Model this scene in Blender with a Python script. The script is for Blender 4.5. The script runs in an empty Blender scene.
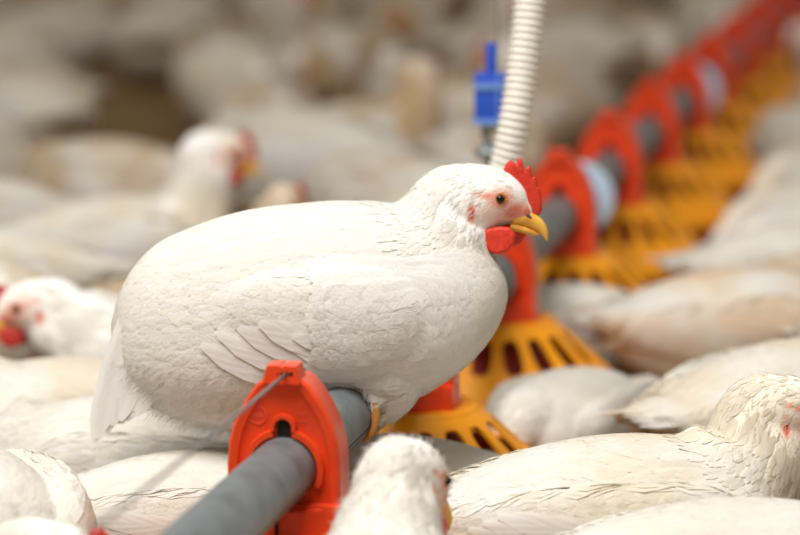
import bpy, bmesh, math, random
import numpy as np
from mathutils import Vector, Matrix
from mathutils.bvhtree import BVHTree

random.seed(7)
rng = np.random.default_rng(7)
scene = bpy.context.scene
COL = scene.collection

# ------------------------------------------------------------------ camera
FPX = 3000.0
THETA = math.atan(467.5 / FPX)            # horizon lies 467 px above the middle of the frame
PIPE_Z = 0.185
D0 = 2.40                                 # depth of the nearest feeder head
CAM_H = PIPE_Z + D0 * (math.sin(THETA) + 202.5 / FPX * math.cos(THETA))
cam = bpy.data.cameras.new('camera')
cam.sensor_width = 36.0
cam.lens = 135.0
cam.clip_start = 0.05
cam.clip_end = 200
cam.dof.use_dof = True
cam.dof.focus_distance = 2.555
cam.dof.aperture_fstop = 3.4
camo = bpy.data.objects.new('camera', cam)
COL.objects.link(camo)
camo.location = (0, 0, CAM_H)
camo.rotation_euler = (math.pi / 2 - THETA, 0, 0)
scene.camera = camo

# ------------------------------------------------------------------ light
w = bpy.data.worlds.new('world')
scene.world = w
w.use_nodes = True
w.node_tree.nodes['Background'].inputs[0].default_value = (1.0, 0.905, 0.76, 1)
w.node_tree.nodes['Background'].inputs[1].default_value = 0.34


def area_lamp(name, loc, target, size, power, colour):
    l = bpy.data.lights.new(name, 'AREA')
    l.shape = 'RECTANGLE'
    l.size, l.size_y = size
    l.energy = power
    l.color = colour
    o = bpy.data.objects.new(name, l)
    COL.objects.link(o)
    o.location = loc
    o.rotation_euler = (Vector(target) - Vector(loc)).to_track_quat('-Z', 'Y').to_euler()
    return o


area_lamp('added_daylight', (-0.7, 1.5, 2.9), (0.0, 2.75, 0.2), (2.2, 1.6), 134, (1.0, 0.975, 0.94))  # unseen soft source added above the camera side to brighten the near birds
scene.view_settings.view_transform = 'Standard'
scene.view_settings.look = 'None'
scene.view_settings.gamma = 1.0
scene.view_settings.use_curve_mapping = False
scene.view_settings.exposure = 0.12


def P(px, py, d):
    """pixel and depth -> world point"""
    x = (px - 400.0) / FPX
    y = -(py - 267.5) / FPX
    c, s = math.cos(THETA), math.sin(THETA)
    return Vector((d * x, d * (c + y * s), CAM_H + d * (-s + y * c)))


# ------------------------------------------------------------------ materials
def mat(name, colour=(.8, .8, .8), rough=.5, noise=None, bump=None, spec=.35, attr=False, tint=False,
        trans=0.0, sss=0.0, metallic=0.0, coat=0.0):
    m = bpy.data.materials.new(name)
    m.use_nodes = True
    nt = m.node_tree
    b = nt.nodes['Principled BSDF']
    out = nt.nodes['Material Output']
    b.inputs['Roughness'].default_value = rough
    b.inputs['Specular IOR Level'].default_value = spec
    b.inputs['Metallic'].default_value = metallic
    b.inputs['Coat Weight'].default_value = coat
    if sss:
        b.inputs['Subsurface Weight'].default_value = sss
        b.inputs['Subsurface Radius'].default_value = (0.01, 0.005, 0.003)
        b.inputs['Subsurface Scale'].default_value = 0.3
    col = None
    tc = nt.nodes.new('ShaderNodeTexCoord')
    if attr:
        a = nt.nodes.new('ShaderNodeAttribute')
        a.attribute_name = 'Col'
        col = a.outputs['Color']
    else:
        r = nt.nodes.new('ShaderNodeRGB')
        r.outputs[0].default_value = (*colour, 1)
        col = r.outputs[0]
    if noise:                       # (scale, second colour, low, high)
        n = nt.nodes.new('ShaderNodeTexNoise')
        n.inputs['Scale'].default_value = noise[0]
        n.inputs['Detail'].default_value = 5
        nt.links.new(tc.outputs['Object'], n.inputs['Vector'])
        mr = nt.nodes.new('ShaderNodeMapRange')
        mr.inputs['From Min'].default_value = noise[2]
        mr.inputs['From Max'].default_value = noise[3]
        nt.links.new(n.outputs['Fac'], mr.inputs['Value'])
        mx = nt.nodes.new('ShaderNodeMix')
        mx.data_type = 'RGBA'
        nt.links.new(mr.outputs[0], mx.inputs['Factor'])
        nt.links.new(col, mx.inputs['A'])
        mx.inputs['B'].default_value = (*noise[1], 1)
        if attr:
            mx.blend_type = 'MULTIPLY'
        col = mx.outputs['Result']
    if tint:                        # per-bird soiling, from the object's own colour
        oi = nt.nodes.new('ShaderNodeObjectInfo')
        mx = nt.nodes.new('ShaderNodeMix')
        mx.data_type = 'RGBA'
        mx.blend_type = 'MULTIPLY'
        n = nt.nodes.new('ShaderNodeTexNoise')
        n.inputs['Scale'].default_value = 11
        n.inputs['Detail'].default_value = 3
        ad = nt.nodes.new('ShaderNodeVectorMath')
        nt.links.new(tc.outputs['Object'], ad.inputs[0])
        nt.links.new(oi.outputs['Location'], ad.inputs[1])
        nt.links.new(ad.outputs[0], n.inputs['Vector'])
        mr = nt.nodes.new('ShaderNodeMapRange')
        mr.inputs['From Min'].default_value = .38
        mr.inputs['From Max'].default_value = .62
        nt.links.new(n.outputs['Fac'], mr.inputs['Value'])
        nt.links.new(mr.outputs[0], mx.inputs['Factor'])
        nt.links.new(col, mx.inputs['A'])
        nt.links.new(oi.outputs['Color'], mx.inputs['B'])
        col = mx.outputs['Result']
    nt.links.new(col, b.inputs['Base Color'])
    if bump:                        # (scale, strength, distance)
        n2 = nt.nodes.new('ShaderNodeTexNoise')
        n2.inputs['Scale'].default_value = bump[0]
        n2.inputs['Detail'].default_value = 4
        nt.links.new(tc.outputs['Object'], n2.inputs['Vector'])
        bp = nt.nodes.new('ShaderNodeBump')
        bp.inputs['Strength'].default_value = bump[1]
        bp.inputs['Distance'].default_value = bump[2]
        nt.links.new(n2.outputs['Fac'], bp.inputs['Height'])
        nt.links.new(bp.outputs[0], b.inputs['Normal'])
    if trans:
        t = nt.nodes.new('ShaderNodeBsdfTranslucent')
        nt.links.new(col, t.inputs['Color'])
        ms = nt.nodes.new('ShaderNodeMixShader')
        ms.inputs[0].default_value = trans
        nt.links.new(b.outputs[0], ms.inputs[1])
        nt.links.new(t.outputs[0], ms.inputs[2])
        nt.links.new(ms.outputs[0], out.inputs['Surface'])
    return m


def feather_mat(name, tint):
    m = mat(name, rough=.75, spec=.2, attr=True, tint=tint, trans=.35)
    nt = m.node_tree
    b = nt.nodes['Principled BSDF']
    uv = nt.nodes.new('ShaderNodeUVMap')
    sep = nt.nodes.new('ShaderNodeSeparateXYZ')
    nt.links.new(uv.outputs[0], sep.inputs[0])
    ab = nt.nodes.new('ShaderNodeMath')
    ab.operation = 'ABSOLUTE'
    nt.links.new(sep.outputs['X'], ab.inputs[0])
    mu = nt.nodes.new('ShaderNodeMath')
    mu.operation = 'MULTIPLY_ADD'
    nt.links.new(ab.outputs[0], mu.inputs[0])
    mu.inputs[1].default_value = -.55
    nt.links.new(sep.outputs['Y'], mu.inputs[2])
    sc = nt.nodes.new('ShaderNodeMath')
    sc.operation = 'MULTIPLY'
    sc.inputs[1].default_value = 42
    nt.links.new(mu.outputs[0], sc.inputs[0])
    sn = nt.nodes.new('ShaderNodeMath')
    sn.operation = 'SINE'
    nt.links.new(sc.outputs[0], sn.inputs[0])
    bp = nt.nodes.new('ShaderNodeBump')
    bp.inputs['Strength'].default_value = .12
    bp.inputs['Distance'].default_value = .0005
    nt.links.new(sn.outputs[0], bp.inputs['Height'])
    nt.links.new(bp.outputs[0], b.inputs['Normal'])
    return m


M = {
    'body': mat('bird_skin_and_down', rough=.8, spec=.2, attr=True, tint=True, bump=(420, .5, .0012)),
    'feather': feather_mat('white_feather', True),
    'comb': mat('red_comb_skin', (.66, .044, .020), .45, noise=(260, (.50, .026, .014), .4, .7), bump=(700, .5, .0008), sss=.15),
    'comb_far': mat('dark_red_comb_skin', (.45, .03, .02), .5),  # darker comb red for the far birds
    'beak': mat('yellow_horn', (.84, .47, .08), .35, noise=(120, (.74, .30, .04), .45, .75)),
    'iris': mat('amber_iris', (.20, .085, .008), .15),
    'pupil': mat('black_pupil', (.004, .004, .004), .03),
    'red': mat('red_plastic', (.74, .060, .012), .34, noise=(25, (.62, .042, .010), .45, .75), bump=(90, .08, .002)),
    'redmark': mat('paler_red_relief', (.74, .09, .045), .4),  # slightly paler red for the raised marks
    'reddark': mat('dark_red_plastic', (.42, .022, .012), .5, noise=(30, (.22, .03, .015), .4, .7)),  # darker red for the feed cone and dish
    'yellow': mat('orange_yellow_plastic', (.86, .335, .006), .42, noise=(18, (.74, .245, .005), .45, .75)),
    'pipe': mat('grey_plastic_pipe', (.155, .175, .185), .48, noise=(38, (.10, .115, .122), .42, .68), bump=(200, .15, .001)),
    'seam': mat('dark_pipe_seam', (.06, .065, .07), .7),
    'black': mat('black_gap', (.01, .009, .008), .8),
    'wire': mat('dull_steel_wire', (.22, .21, .20), .5, metallic=.3),
    'blue': mat('blue_plastic', (.025, .085, .50), .4),
    'bluelight': mat('pale_blue_plastic', (.46, .58, .72), .4),
    'bluegrey': mat('blue_grey_band', (.16, .29, .62), .4),
    'hose': mat('cream_white_hose', (.80, .77, .70), .5),
    'steel': mat('grey_steel', (.25, .28, .29), .4, metallic=.5),
    'green': mat('green_plastic', (.25, .45, .05), .5),
    'litter': mat('wood_shaving_litter', (.33, .205, .085), .95, noise=(9, (.17, .10, .035), .35, .65), bump=(60, 1.0, .02)),
    'chip': mat('wood_chip', (.42, .30, .16), .9),
}


# ------------------------------------------------------------------ small mesh tools
def link(name, mesh, material, parent=None, loc=None):
    o = bpy.data.objects.new(name, mesh)
    if material is not None and not mesh.materials:
        mesh.materials.append(material)
    COL.objects.link(o)
    if parent is not None:
        o.parent = parent
    if loc is not None:
        o.location = loc
    return o


def smooth(mesh, angle=None):
    mesh.shade_smooth()
    if angle is not None:
        mesh.set_sharp_from_angle(angle=math.radians(angle))
    return mesh


def empty(name, loc, rz=0.0):
    o = bpy.data.objects.new(name, None)
    o.empty_display_size = .05
    COL.objects.link(o)
    o.location = loc
    o.rotation_euler = (0, 0, rz)
    return o


def tag(o, label, cat, group=None):
    o['label'] = label
    o['category'] = cat
    if group:
        o['group'] = group
    return o


def from_loops(loops, name, cap0=True, cap1=True, closed=True):
    """skin consecutive vertex loops"""
    n = len(loops[0])
    v = [tuple(p) for l in loops for p in l]
    f = []
    for i in range(len(loops) - 1):
        for j in range(n if closed else n - 1):
            k = (j + 1) % n
            f.append((i * n + j, i * n + k, (i + 1) * n + k, (i + 1) * n + j))
    if cap0:
        f.append(tuple(range(n))[::-1])
    if cap1:
        f.append(tuple(range((len(loops) - 1) * n, len(loops) * n)))
    me = bpy.data.meshes.new(name)
    me.from_pydata(v, [], f)
    bm = bmesh.new()
    bm.from_mesh(me)
    bmesh.ops.recalc_face_normals(bm, faces=bm.faces)
    bm.to_mesh(me)
    bm.free()
    return me


def lathe(profile, name, seg=40, cap0=False, cap1=False):
    loops = []
    for r, z in profile:
        loops.append([(r * math.cos(2 * math.pi * j / seg), r * math.sin(2 * math.pi * j / seg), z) for j in range(seg)])
    return from_loops(loops, name, cap0, cap1)


def join(meshes, name):
    bm = bmesh.new()
    for m in meshes:
        bm.from_mesh(m)
    me = bpy.data.meshes.new(name)
    bm.to_mesh(me)
    bm.free()
    for m in meshes:
        bpy.data.meshes.remove(m)
    return me


def frames(pts):
    pts = [Vector(p) for p in pts]
    out = []
    for i in range(len(pts)):
        a = pts[max(i - 1, 0)]
        b = pts[min(i + 1, len(pts) - 1)]
        t = (b - a).normalized()
        ref = Vector((0, 1, 0)) if abs(t.y) < .95 else Vector((1, 0, 0))
        s = (ref - t * t.dot(ref)).normalized()
        out.append((pts[i], t, s, s.cross(t)))
    return out


def tube(pts, radii, name, seg=12, ry=None):
    """sweep an ellipse (radius in the frame's normal, ry sideways)"""
    fr = frames(pts)
    loops = []
    for i, (p, t, s, n) in enumerate(fr):
        r = radii[i] if hasattr(radii, '__len__') else radii
        q = r if ry is None else ry[i]
        loops.append([p + s * (q * math.cos(2 * math.pi * j / seg)) + n * (r * math.sin(2 * math.pi * j / seg)) for j in range(seg)])
    return from_loops(loops, name)


def catmull(rows, k=5):
    a = np.array(rows, float)
    a = np.vstack([2 * a[0] - a[1], a, 2 * a[-1] - a[-2]])
    out = []
    for i in range(1, len(a) - 2):
        for j in range(k):
            t = j / k
            p0, p1, p2, p3 = a[i - 1], a[i], a[i + 1], a[i + 2]
            out.append(.5 * ((2 * p1) + (-p0 + p2) * t + (2 * p0 - 5 * p1 + 4 * p2 - p3) * t * t + (-p0 + 3 * p1 - 3 * p2 + p3) * t ** 3))
    out.append(a[-2])
    return np.array(out)


def remesh(me, voxel, iters, factor=.5):
    """fuse overlapping closed shells into one continuous skin"""
    o = bpy.data.objects.new('tmp', me)
    COL.objects.link(o)
    r = o.modifiers.new('r', 'REMESH')
    r.mode = 'VOXEL'
    r.voxel_size = voxel
    if iters:
        s = o.modifiers.new('s', 'SMOOTH')
        s.iterations = iters
        s.factor = factor
    dg = bpy.context.evaluated_depsgraph_get()
    out = bpy.data.meshes.new_from_object(o.evaluated_get(dg))
    out.name = me.name
    bpy.data.objects.remove(o)
    bpy.data.meshes.remove(me)
    out.materials.clear()
    out.shade_smooth()
    return out


def box(x0, x1, y0, y1, z0, z1, name='box'):
    me = from_loops([[(x0, y0, z0), (x1, y0, z0), (x1, y1, z0), (x0, y1, z0)], [(x0, y0, z1), (x1, y0, z1), (x1, y1, z1), (x0, y1, z1)]], name)
    return me


def bevel(me, width, seg=2):
    bm = bmesh.new()
    bm.from_mesh(me)
    bmesh.ops.bevel(bm, geom=bm.edges[:], offset=width, segments=seg, profile=.6, affect='EDGES', clamp_overlap=True)
    bm.to_mesh(me)
    bm.free()
    return me


def set_col(me, cols):
    a = me.color_attributes.new('Col', 'FLOAT_COLOR', 'POINT')
    c = np.ones((len(me.vertices), 4), np.float32)
    c[:, :3] = cols
    a.data.foreach_set('color', c.ravel())


def coords(me):
    a = np.empty(len(me.vertices) * 3)
    me.vertices.foreach_get('co', a)
    return a.reshape(-1, 3)


# ------------------------------------------------------------------ setting
lit = bmesh.new()
bmesh.ops.create_grid(lit, x_segments=90, y_segments=120, size=1)
for v in lit.verts:
    v.co = Vector((v.co.x * 9, 9 + v.co.y * 12, 0))
    v.co.z = -.012 + .006 * math.sin(v.co.x * 7.1 + 2 * math.sin(v.co.y * 3.3)) + .004 * math.sin(v.co.y * 9.7 + v.co.x * 4)
me = bpy.data.meshes.new('floor')
lit.to_mesh(me)
lit.free()
floor = link('floor', smooth(me), M['litter'])
floor['kind'] = 'structure'
floor['label'] = 'brown wood shaving litter covering the barn floor'

# ------------------------------------------------------------------ the feed line
DIR = Vector(((1010 - 400) / FPX, math.cos(THETA) + 467.5 / FPX * math.sin(THETA), 0)).normalized()
A0 = P(283, 470, D0)
A0.z = PIPE_Z
SP = 0.203 * D0 * math.sqrt(1 + (610 / FPX) ** 2 + (467.5 / FPX) ** 2)
RZ = -math.atan2(DIR.x, DIR.y)
PR = 0.026
NPAN = 14


def line(t):
    return A0 + DIR * (SP * t)


# pipe: hollow tube along local Y
T0, T1 = -1.9, NPAN + .6
L = SP * (T1 - T0)
seg = 40


def ring(r, y):
    return [(r * math.cos(2 * math.pi * j / seg), y, r * math.sin(2 * math.pi * j / seg)) for j in range(seg)]


nl = 60
loops = [ring(PR - .002, 0)] + [ring(PR, L * i / nl) for i in range(nl + 1)] + [ring(PR - .002, L)]
pipe = link('feed_pipe', smooth(from_loops(loops, 'feed_pipe', False, False), 40), M['pipe'], loc=line(T0))
pipe.rotation_euler = (0, 0, RZ)
tag(pipe, 'long grey plastic feed pipe running under the perching hen into the distance', 'pipe')
sa = math.radians(-22)
lp = []
for y in (0.0, L):
    q = []
    for a, r in ((-.018, PR - .001), (-.018, PR + .0004), (.018, PR + .0004), (.018, PR - .001)):
        q.append((r * math.cos(sa + a * 2), y, r * math.sin(sa + a * 2)))
    lp.append(q)
link('seam', from_loops(lp, 'seam'), M['seam'], pipe)

# ---- feeder unit, local X across the pipe, Y along it, Z up, origin on the pipe axis at the front of the head
half = [(.0465, -.060), (.0465, .004), (.0450, .020), (.0415, .034), (.0360, .047), (.0290, .059), (.0215, .069), (.0150, .0745)]
outline = half + [(-x, z) for x, z in half[::-1]]
outline = [(float(a), float(b)) for a, b in outline]


def inset(pts, d):
    n = len(pts)
    out = []
    for i in range(n):
        p0, p1, p2 = Vector(pts[i - 1]), Vector(pts[i]), Vector(pts[(i + 1) % n])
        e1, e2 = (p1 - p0).normalized(), (p2 - p1).normalized()
        n1, n2 = Vector((-e1.y, e1.x)), Vector((-e2.y, e2.x))
        b = (n1 + n2).normalized()
        k = d / max(.35, b.dot(n1))
        out.append((p1.x + b.x * k, p1.y + b.y * k))
    return out


def pl(pts, y):
    return [(x, y, z) for x, z in pts]


def build_head():
    o = outline
    lps = [pl(inset(o, .0125), .0045), pl(inset(o, .0095), .0035), pl(inset(o, .0085), .0012), pl(inset(o, .0022), 0), pl(o, .003),
           pl(o, .035), pl(inset(o, .002), .038)]
    return smooth(from_loops(lps, 'housing'), 35)


def build_cap():
    t = [(.0145, .070), (.0155, .0725), (.0120, .0855), (.0022, .0860), (.0013, .0848), (-.0013, .0848), (-.0022, .0860), (-.0120, .0855), (-.0155, .0725), (-.0145, .070)]
    c = from_loops([pl(inset(t, .0008), -.004), pl(t, -.0028), pl(t, .018), pl(inset(t, .0008), .019)], 'clip_cap')
    return smooth(c, 30)


def arc_ridge(r, w, h, y, a0, a1, n, name):
    """raised rib following an arc round the pipe on the front face"""
    lps = []
    for i in range(n + 1):
        a = a0 + (a1 - a0) * i / n
        c, s = math.cos(a), math.sin(a)
        lps.append([((r - w) * c, y + .004, (r - w) * s), ((r - w * .6) * c, y - h, (r - w * .6) * s), ((r + w * .6) * c, y - h, (r + w * .6) * s), ((r + w) * c, y + .004, (r + w) * s)])
    return from_loops(lps, name)


def moved(me, x, y, z):
    me.transform(Matrix.Translation((x, y, z)))
    return me


def build_grill():
    NS, rt, rb, zt, zb = 18, .066, .156, -.053, -.136
    v, f = [], []
    M_ = 20

    def cone(a, s):                   # s 0 top .. 1 bottom, slightly bowed
        r = rt + (rb - rt) * s
        z = zt + (zb - zt) * (s ** 1.08)
        return (r * math.cos(a), r * math.sin(a), z)
    for k in range(NS):
        a0 = 2 * math.pi * (k + .5) / NS
        hw = math.pi / NS
        base = len(v)
        for j in range(M_):           # outer rectangle / inner stadium, matched by angle
            ph = 2 * math.pi * (j + .5) / M_
            c, s = math.cos(ph), math.sin(ph)
            m = max(abs(c), abs(s))
            ou, ov = c / m, s / m
            iu = (1 if c > 0 else -1) * abs(c) ** .55
            iv = (1 if s > 0 else -1) * abs(s) ** .75
            v.append(cone(a0 + ou * hw, .5 + .5 * ov))
            sv = .35 + .21 * iv
            wid = .0108 / (rt + (rb - rt) * sv) * (1 + .10 * iv)
            v.append(cone(a0 + iu * wid, sv))
        for j in range(M_):
            q = (j + 1) % M_
            f.append((base + 2 * j, base + 2 * q, base + 2 * q + 1, base + 2 * j + 1))
    me = bpy.data.meshes.new('grill')
    me.from_pydata(v, [], f)
    bm = bmesh.new()
    bm.from_mesh(me)
    bmesh.ops.remove_doubles(bm, verts=bm.verts, dist=1e-5)
    bmesh.ops.recalc_face_normals(bm, faces=bm.faces)
    bm.to_mesh(me)
    bm.free()
    ob = bpy.data.objects.new('tmp', me)
    COL.objects.link(ob)
    s = ob.modifiers.new('s', 'SOLIDIFY')
    s.thickness = .0035
    s.offset = -1
    dg = bpy.context.evaluated_depsgraph_get()
    out = bpy.data.meshes.new_from_object(ob.evaluated_get(dg))
    bpy.data.objects.remove(ob)
    bpy.data.meshes.remove(me)
    out.name = 'grill'
    return smooth(out, 40)


def build_rib(a):
    rt, rb, zt, zb = .066, .156, -.053, -.136
    lps = []
    for s in (.52, .65, .82, 1.0):
        r = rt + (rb - rt) * s
        z = zt + (zb - zt) * s ** 1.08
        h = .0005 + .0055 * (s - .52) / .48
        wd = .0022
        rad, tan = Vector((math.cos(a), math.sin(a), 0)), Vector((-math.sin(a), math.cos(a), 0))
        nrm = (rad + Vector((0, 0, 1))).normalized()
        p = Vector((r * math.cos(a), r * math.sin(a), z))
        lps.append([p - tan * wd - nrm * .001, p - tan * wd * .6 + nrm * h, p + tan * wd * .6 + nrm * h, p + tan * wd - nrm * .001])
    return from_loops(lps, 'rib')


def build_feeder():
    root = empty('feeder_pan', (0, 0, 0))
    off = Vector((0, 0, PIPE_Z))
    YC = .026                                       # pan centre behind the front face
    parts = []

    def part(name, me, m, parent=root):
        o = link(name, me, m, parent)
        if parent is root:
            o.location = off
        parts.append(o)
        return o
    h = part('housing', build_head(), M['red'])
    part('pipe_collar', smooth(join([arc_ridge(.0305, .0038, .004, .0035, math.radians(-25), math.radians(74), 14, 'a'),
                                     arc_ridge(.0305, .0038, .004, .0035, math.radians(106), math.radians(205), 14, 'b')], 'pipe_collar'), 40), M['red'], h)
    k = arc_ridge(.0088, .0026, .0045, .0035, math.radians(-20), math.radians(200), 14, 'keyhole_rim')
    part('keyhole_rim', smooth(moved(k, 0, 0, .0345), 40), M['red'], h)
    kh = [(.0055 * math.cos(math.radians(a)), .0345 + .0060 * math.sin(math.radians(a))) for a in range(0, 181, 15)] + [(-.0055, .024), (.0055, .024)]
    part('keyhole', from_loops([pl(kh, .0036), pl(kh, .006)], 'keyhole'), M['black'], h)
    # moulded maker's marks on the face: ring with bars, two short rows of raised signs (not legible)
    mk = []
    for (x0, z0) in ((-.0215, .0430),):
        r = arc_ridge(.0070, .0006, .0006, .0042, 0, 2 * math.pi, 24, 'm')
        mk.append(moved(r, x0, 0, z0))
        for i in range(4):
            mk.append(box(x0 - .0042 + i * .0023, x0 - .0028 + i * .0023, .0038, .006, z0 - .0014, z0 + .0014))
    for row, z0 in enumerate((.0455, .0390)):
        for i in range(3):
            mk.append(box(.0085 + i * .0040, .0110 + i * .0040, .0038, .006, z0 - .0004, z0 + .0004))
            mk.append(box(.0085 + i * .0040, .0091 + i * .0040, .0038, .006, z0 - .0016, z0 + .0016))
    part('moulded_mark', join(mk, 'moulded_mark'), M['redmark'], h)['kind'] = 'stuff'
    c = part('clip_cap', build_cap(), M['red'])
    sl = [box(-.0005, .0020, -.0043, .0, .0775, .0800), box(.0030, .0056, -.0043, .0, .0772, .0805), box(.0064, .0094, -.0043, .0, .0775, .0806), box(-.0030, -.0022, -.0043, .0, .0772, .0800)]
    part('wire_slot', join(sl, 'wire_slot'), M['black'], c)
    # lower sleeve, slightly wider than the arch, with a split down the front
    prof = [(.0440, -.0285), (.0475, -.0300), (.0485, -.045), (.0500, -.066), (.0480, -.069)]
    sleeve = lathe(prof, 'sleeve', 40, True, True)
    sleeve.transform(Matrix.Translation((0, YC, 0)))
    sv = part('sleeve', smooth(sleeve, 40), M['red'])
    part('split_line', box(-.0012, .0012, YC - .0503, YC - .046, -.068, -.031, 'split_line'), M['black'], sv)
    part('sleeve_lug', smooth(bevel(box(.004, .0475, -.006, .012, -.066, -.0265, 'sleeve_lug'), .002), 40), M['red'], sv)
    part('feed_cone', smooth(moved(lathe([(.046, -.055), (.048, -.075), (.078, -.140), (.080, -.150)], 'feed_cone', 40, True, True), 0, YC, 0), 40), M['reddark'])
    g = part('grill', moved(build_grill(), 0, YC, 0), M['yellow'])
    part('top_plate', smooth(moved(lathe([(.046, -.0550), (.046, -.0500), (.0640, -.0500), (.0675, -.0535), (.0660, -.0570)], 'top_plate', 48), 0, YC, 0), 40), M['yellow'], g)
    part('bottom_rim', smooth(moved(lathe([(.1510, -.135), (.1565, -.1305), (.1605, -.1350), (.1590, -.1410), (.1510, -.1410)], 'bottom_rim', 60), 0, YC, 0), 50), M['yellow'], g)
    for i in range(9):
        part('rib', moved(build_rib(2 * math.pi * (2 * i) / 18), 0, YC, 0), M['yellow'], g)
    part('dish', smooth(moved(lathe([(.146, -.138), (.1545, -.139), (.1550, -.146), (.1400, -.168), (.120, -.1745), (.06, -.176), (.06, -.170), (.118, -.169), (.136, -.160), (.146, -.142)], 'dish', 60), 0, YC, 0), 40), M['reddark'])
    return root


def copy_tree(o, parent=None):
    c = o.copy()
    COL.objects.link(c)
    c.parent = parent
    for ch in o.children:
        copy_tree(ch, c)
    return c


ORD = ['first', 'second', 'third', 'fourth', 'fifth', 'sixth', 'seventh', 'eighth', 'ninth', 'tenth', 'eleventh', 'twelfth', 'thirteenth', 'fourteenth']
PLACE = ['nearest feeder head, red arch clipped on the grey pipe left of the perching hen',
         'second feeder pan on the pipe, orange grill just under the hen breast',
         'third feeder pan on the pipe, behind the neck and wattle of the perching hen',
         'fourth feeder pan on the pipe, red head right behind the beak',
         'fifth feeder pan on the pipe, right of the pale blue pipe collar nearest the hen']
proto = build_feeder()
for i in range(NPAN):
    o = proto if i == 0 else copy_tree(proto)
    q = line(i)
    o.location = (q.x, q.y, 0)
    o.rotation_euler = (0, 0, RZ)
    tag(o, PLACE[i] if i < 5 else f'{ORD[i]} feeder pan from the camera along the receding pipe, red head on orange grill', 'feeder', 'red and orange feeder pans along the pipe')

# pale blue collars on the pipe joints
for t, wh in ((3.36, 'between the fourth and fifth feeder pans'), (6.40, 'behind the seventh feeder pan')):
    prof = [(PR + .0005, -.008), (.047, -.008), (.050, -.005), (.050, .005), (.047, .008), (PR + .0005, .008)]
    cm = lathe(prof, 'pipe_collar_band', 40)
    cm.transform(Matrix.Rotation(math.pi / 2, 4, 'X'))
    o = empty('joint_collar', line(t), RZ)
    tag(o, f'pale blue plastic joint collar on the pipe {wh}', 'collar', 'pale blue collars on the feed pipe')
    link('disc', smooth(cm, 40), M['bluelight'], o)
    b = lathe([(PR + .0005, -.02), (PR + .004, -.02), (PR + .004, .02), (PR + .0005, .02)], 'sleeve_band', 32)
    b.transform(Matrix.Rotation(math.pi / 2, 4, 'X'))
    link('sleeve_band', smooth(b, 40), M['bluelight'], o)

# wire from the cap of the nearest head back over the pipe
w0 = line(0) + Vector((0.0025, -.003, .0782))
w1 = line(-1.7) + Vector((0, 0, .0775))
pts = [w0 + (w1 - w0) * (i / 10) - Vector((0, 0, .003 * math.sin(math.pi * i / 10))) for i in range(11)]
wo = link('tension_wire', smooth(tube(pts, .0016, 'tension_wire', 8)), M['wire'])
tag(wo, 'thin grey wire leaving the red feeder cap above the near pipe', 'wire')

# ------------------------------------------------------------------ birds
# Birds are drawn in "drawing units" (1 unit = U metres): x forward, z up, y to the bird's left.
U = 2.68 / FPX
WHITE = np.array((.87, .852, .825))


def spine_eval(rows, k):
    return catmull(rows, k)


def loft(rows, name, k=5, seg=28):
    """rows: x, y, z, radius in the plane of the bend, radius sideways"""
    a = spine_eval(rows, k)
    return tube([Vector(r[:3]) for r in a], [max(.3, r[3]) for r in a], name, seg, [max(.3, r[4]) for r in a]), a


def body_loft(sts, name, k=5, seg=36):
    """sts: x, ztop, zbottom, half width -> upright sections across the body, egg shaped"""
    a = catmull(sts, k)
    loops = []
    for x, zt, zb, hw in a:
        hw = max(hw, .5)
        zc, rz = (zt + zb) / 2, max((zt - zb) / 2, .5)
        l = []
        for j in range(seg):
            ph = 2 * math.pi * j / seg
            c, s_ = math.cos(ph), math.sin(ph)
            y = hw * math.copysign(abs(c) ** .9, c) * (1 - .10 * s_)
            l.append((x, y, zc + rz * math.copysign(abs(s_) ** .95, s_)))
        loops.append(l)
    return from_loops(loops, name), a


# canonical head: drawn about its own centre (0,0,0), beak to +x
HEAD = [(-34, 0, -5, 42, 33), (-20, 0, -1, 39, 31), (-4, 0, 2, 35.5, 28), (10, 0, 2, 30, 23.5), (22, 0, -2, 23.5, 17.5), (32, 0, -8, 15, 11), (40, 0, -12, 8, 7), (44, 0, -14, 3, 3)]
COMB = [(15, 27), (15.5, 33), (18, 39), (22.5, 41.5), (26.5, 39), (28, 32), (28.3, 39), (30, 44), (33, 43.5), (34.8, 37), (35.8, 28), (37.5, 34), (40, 36.5), (42, 34), (43.2, 27), (43.8, 19), (45.5, 25), (47.5, 25), (49, 18), (49.2, 10), (51.5, 14),
        (53, 8), (53.5, 0), (54, -8), (52, -13), (46, -15), (40, -11), (36, -4), (34, 4), (32, 10), (28, 16), (22, 22)]
WATTLE = [(-6, -25), (1, -23), (12, -22), (22, -23), (27, -29), (26, -38), (20, -46), (10, -50), (1, -48), (-6, -42), (-8, -34)]


def blob(outline2d, yc, th, name, voxel=1.6, it=6, lean=0.0):
    """rounded fleshy plate from a side outline"""
    pts = [(p[0], p[1]) for p in outline2d]
    cx = sum(p[0] for p in pts) / len(pts)
    cz = sum(p[1] for p in pts) / len(pts)

    def lp(s, y):
        return [(cx + (x - cx) * s, yc + y + lean * (z - cz), cz + (z - cz) * s) for x, z in pts]
    me = from_loops([lp(.80, -th), lp(.95, -th * .7), lp(1, 0), lp(.95, th * .7), lp(.80, th)], name)
    bm = bmesh.new()
    bm.from_mesh(me)
    bmesh.ops.triangulate(bm, faces=bm.faces)
    bm.to_mesh(me)
    bm.free()
    return remesh(me, voxel, it)


def head_matrix(pos, yaw, pitch):
    return Matrix.Translation(pos) @ Matrix.Rotation(yaw, 4, 'Z') @ Matrix.Rotation(pitch, 4, 'Y')


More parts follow.
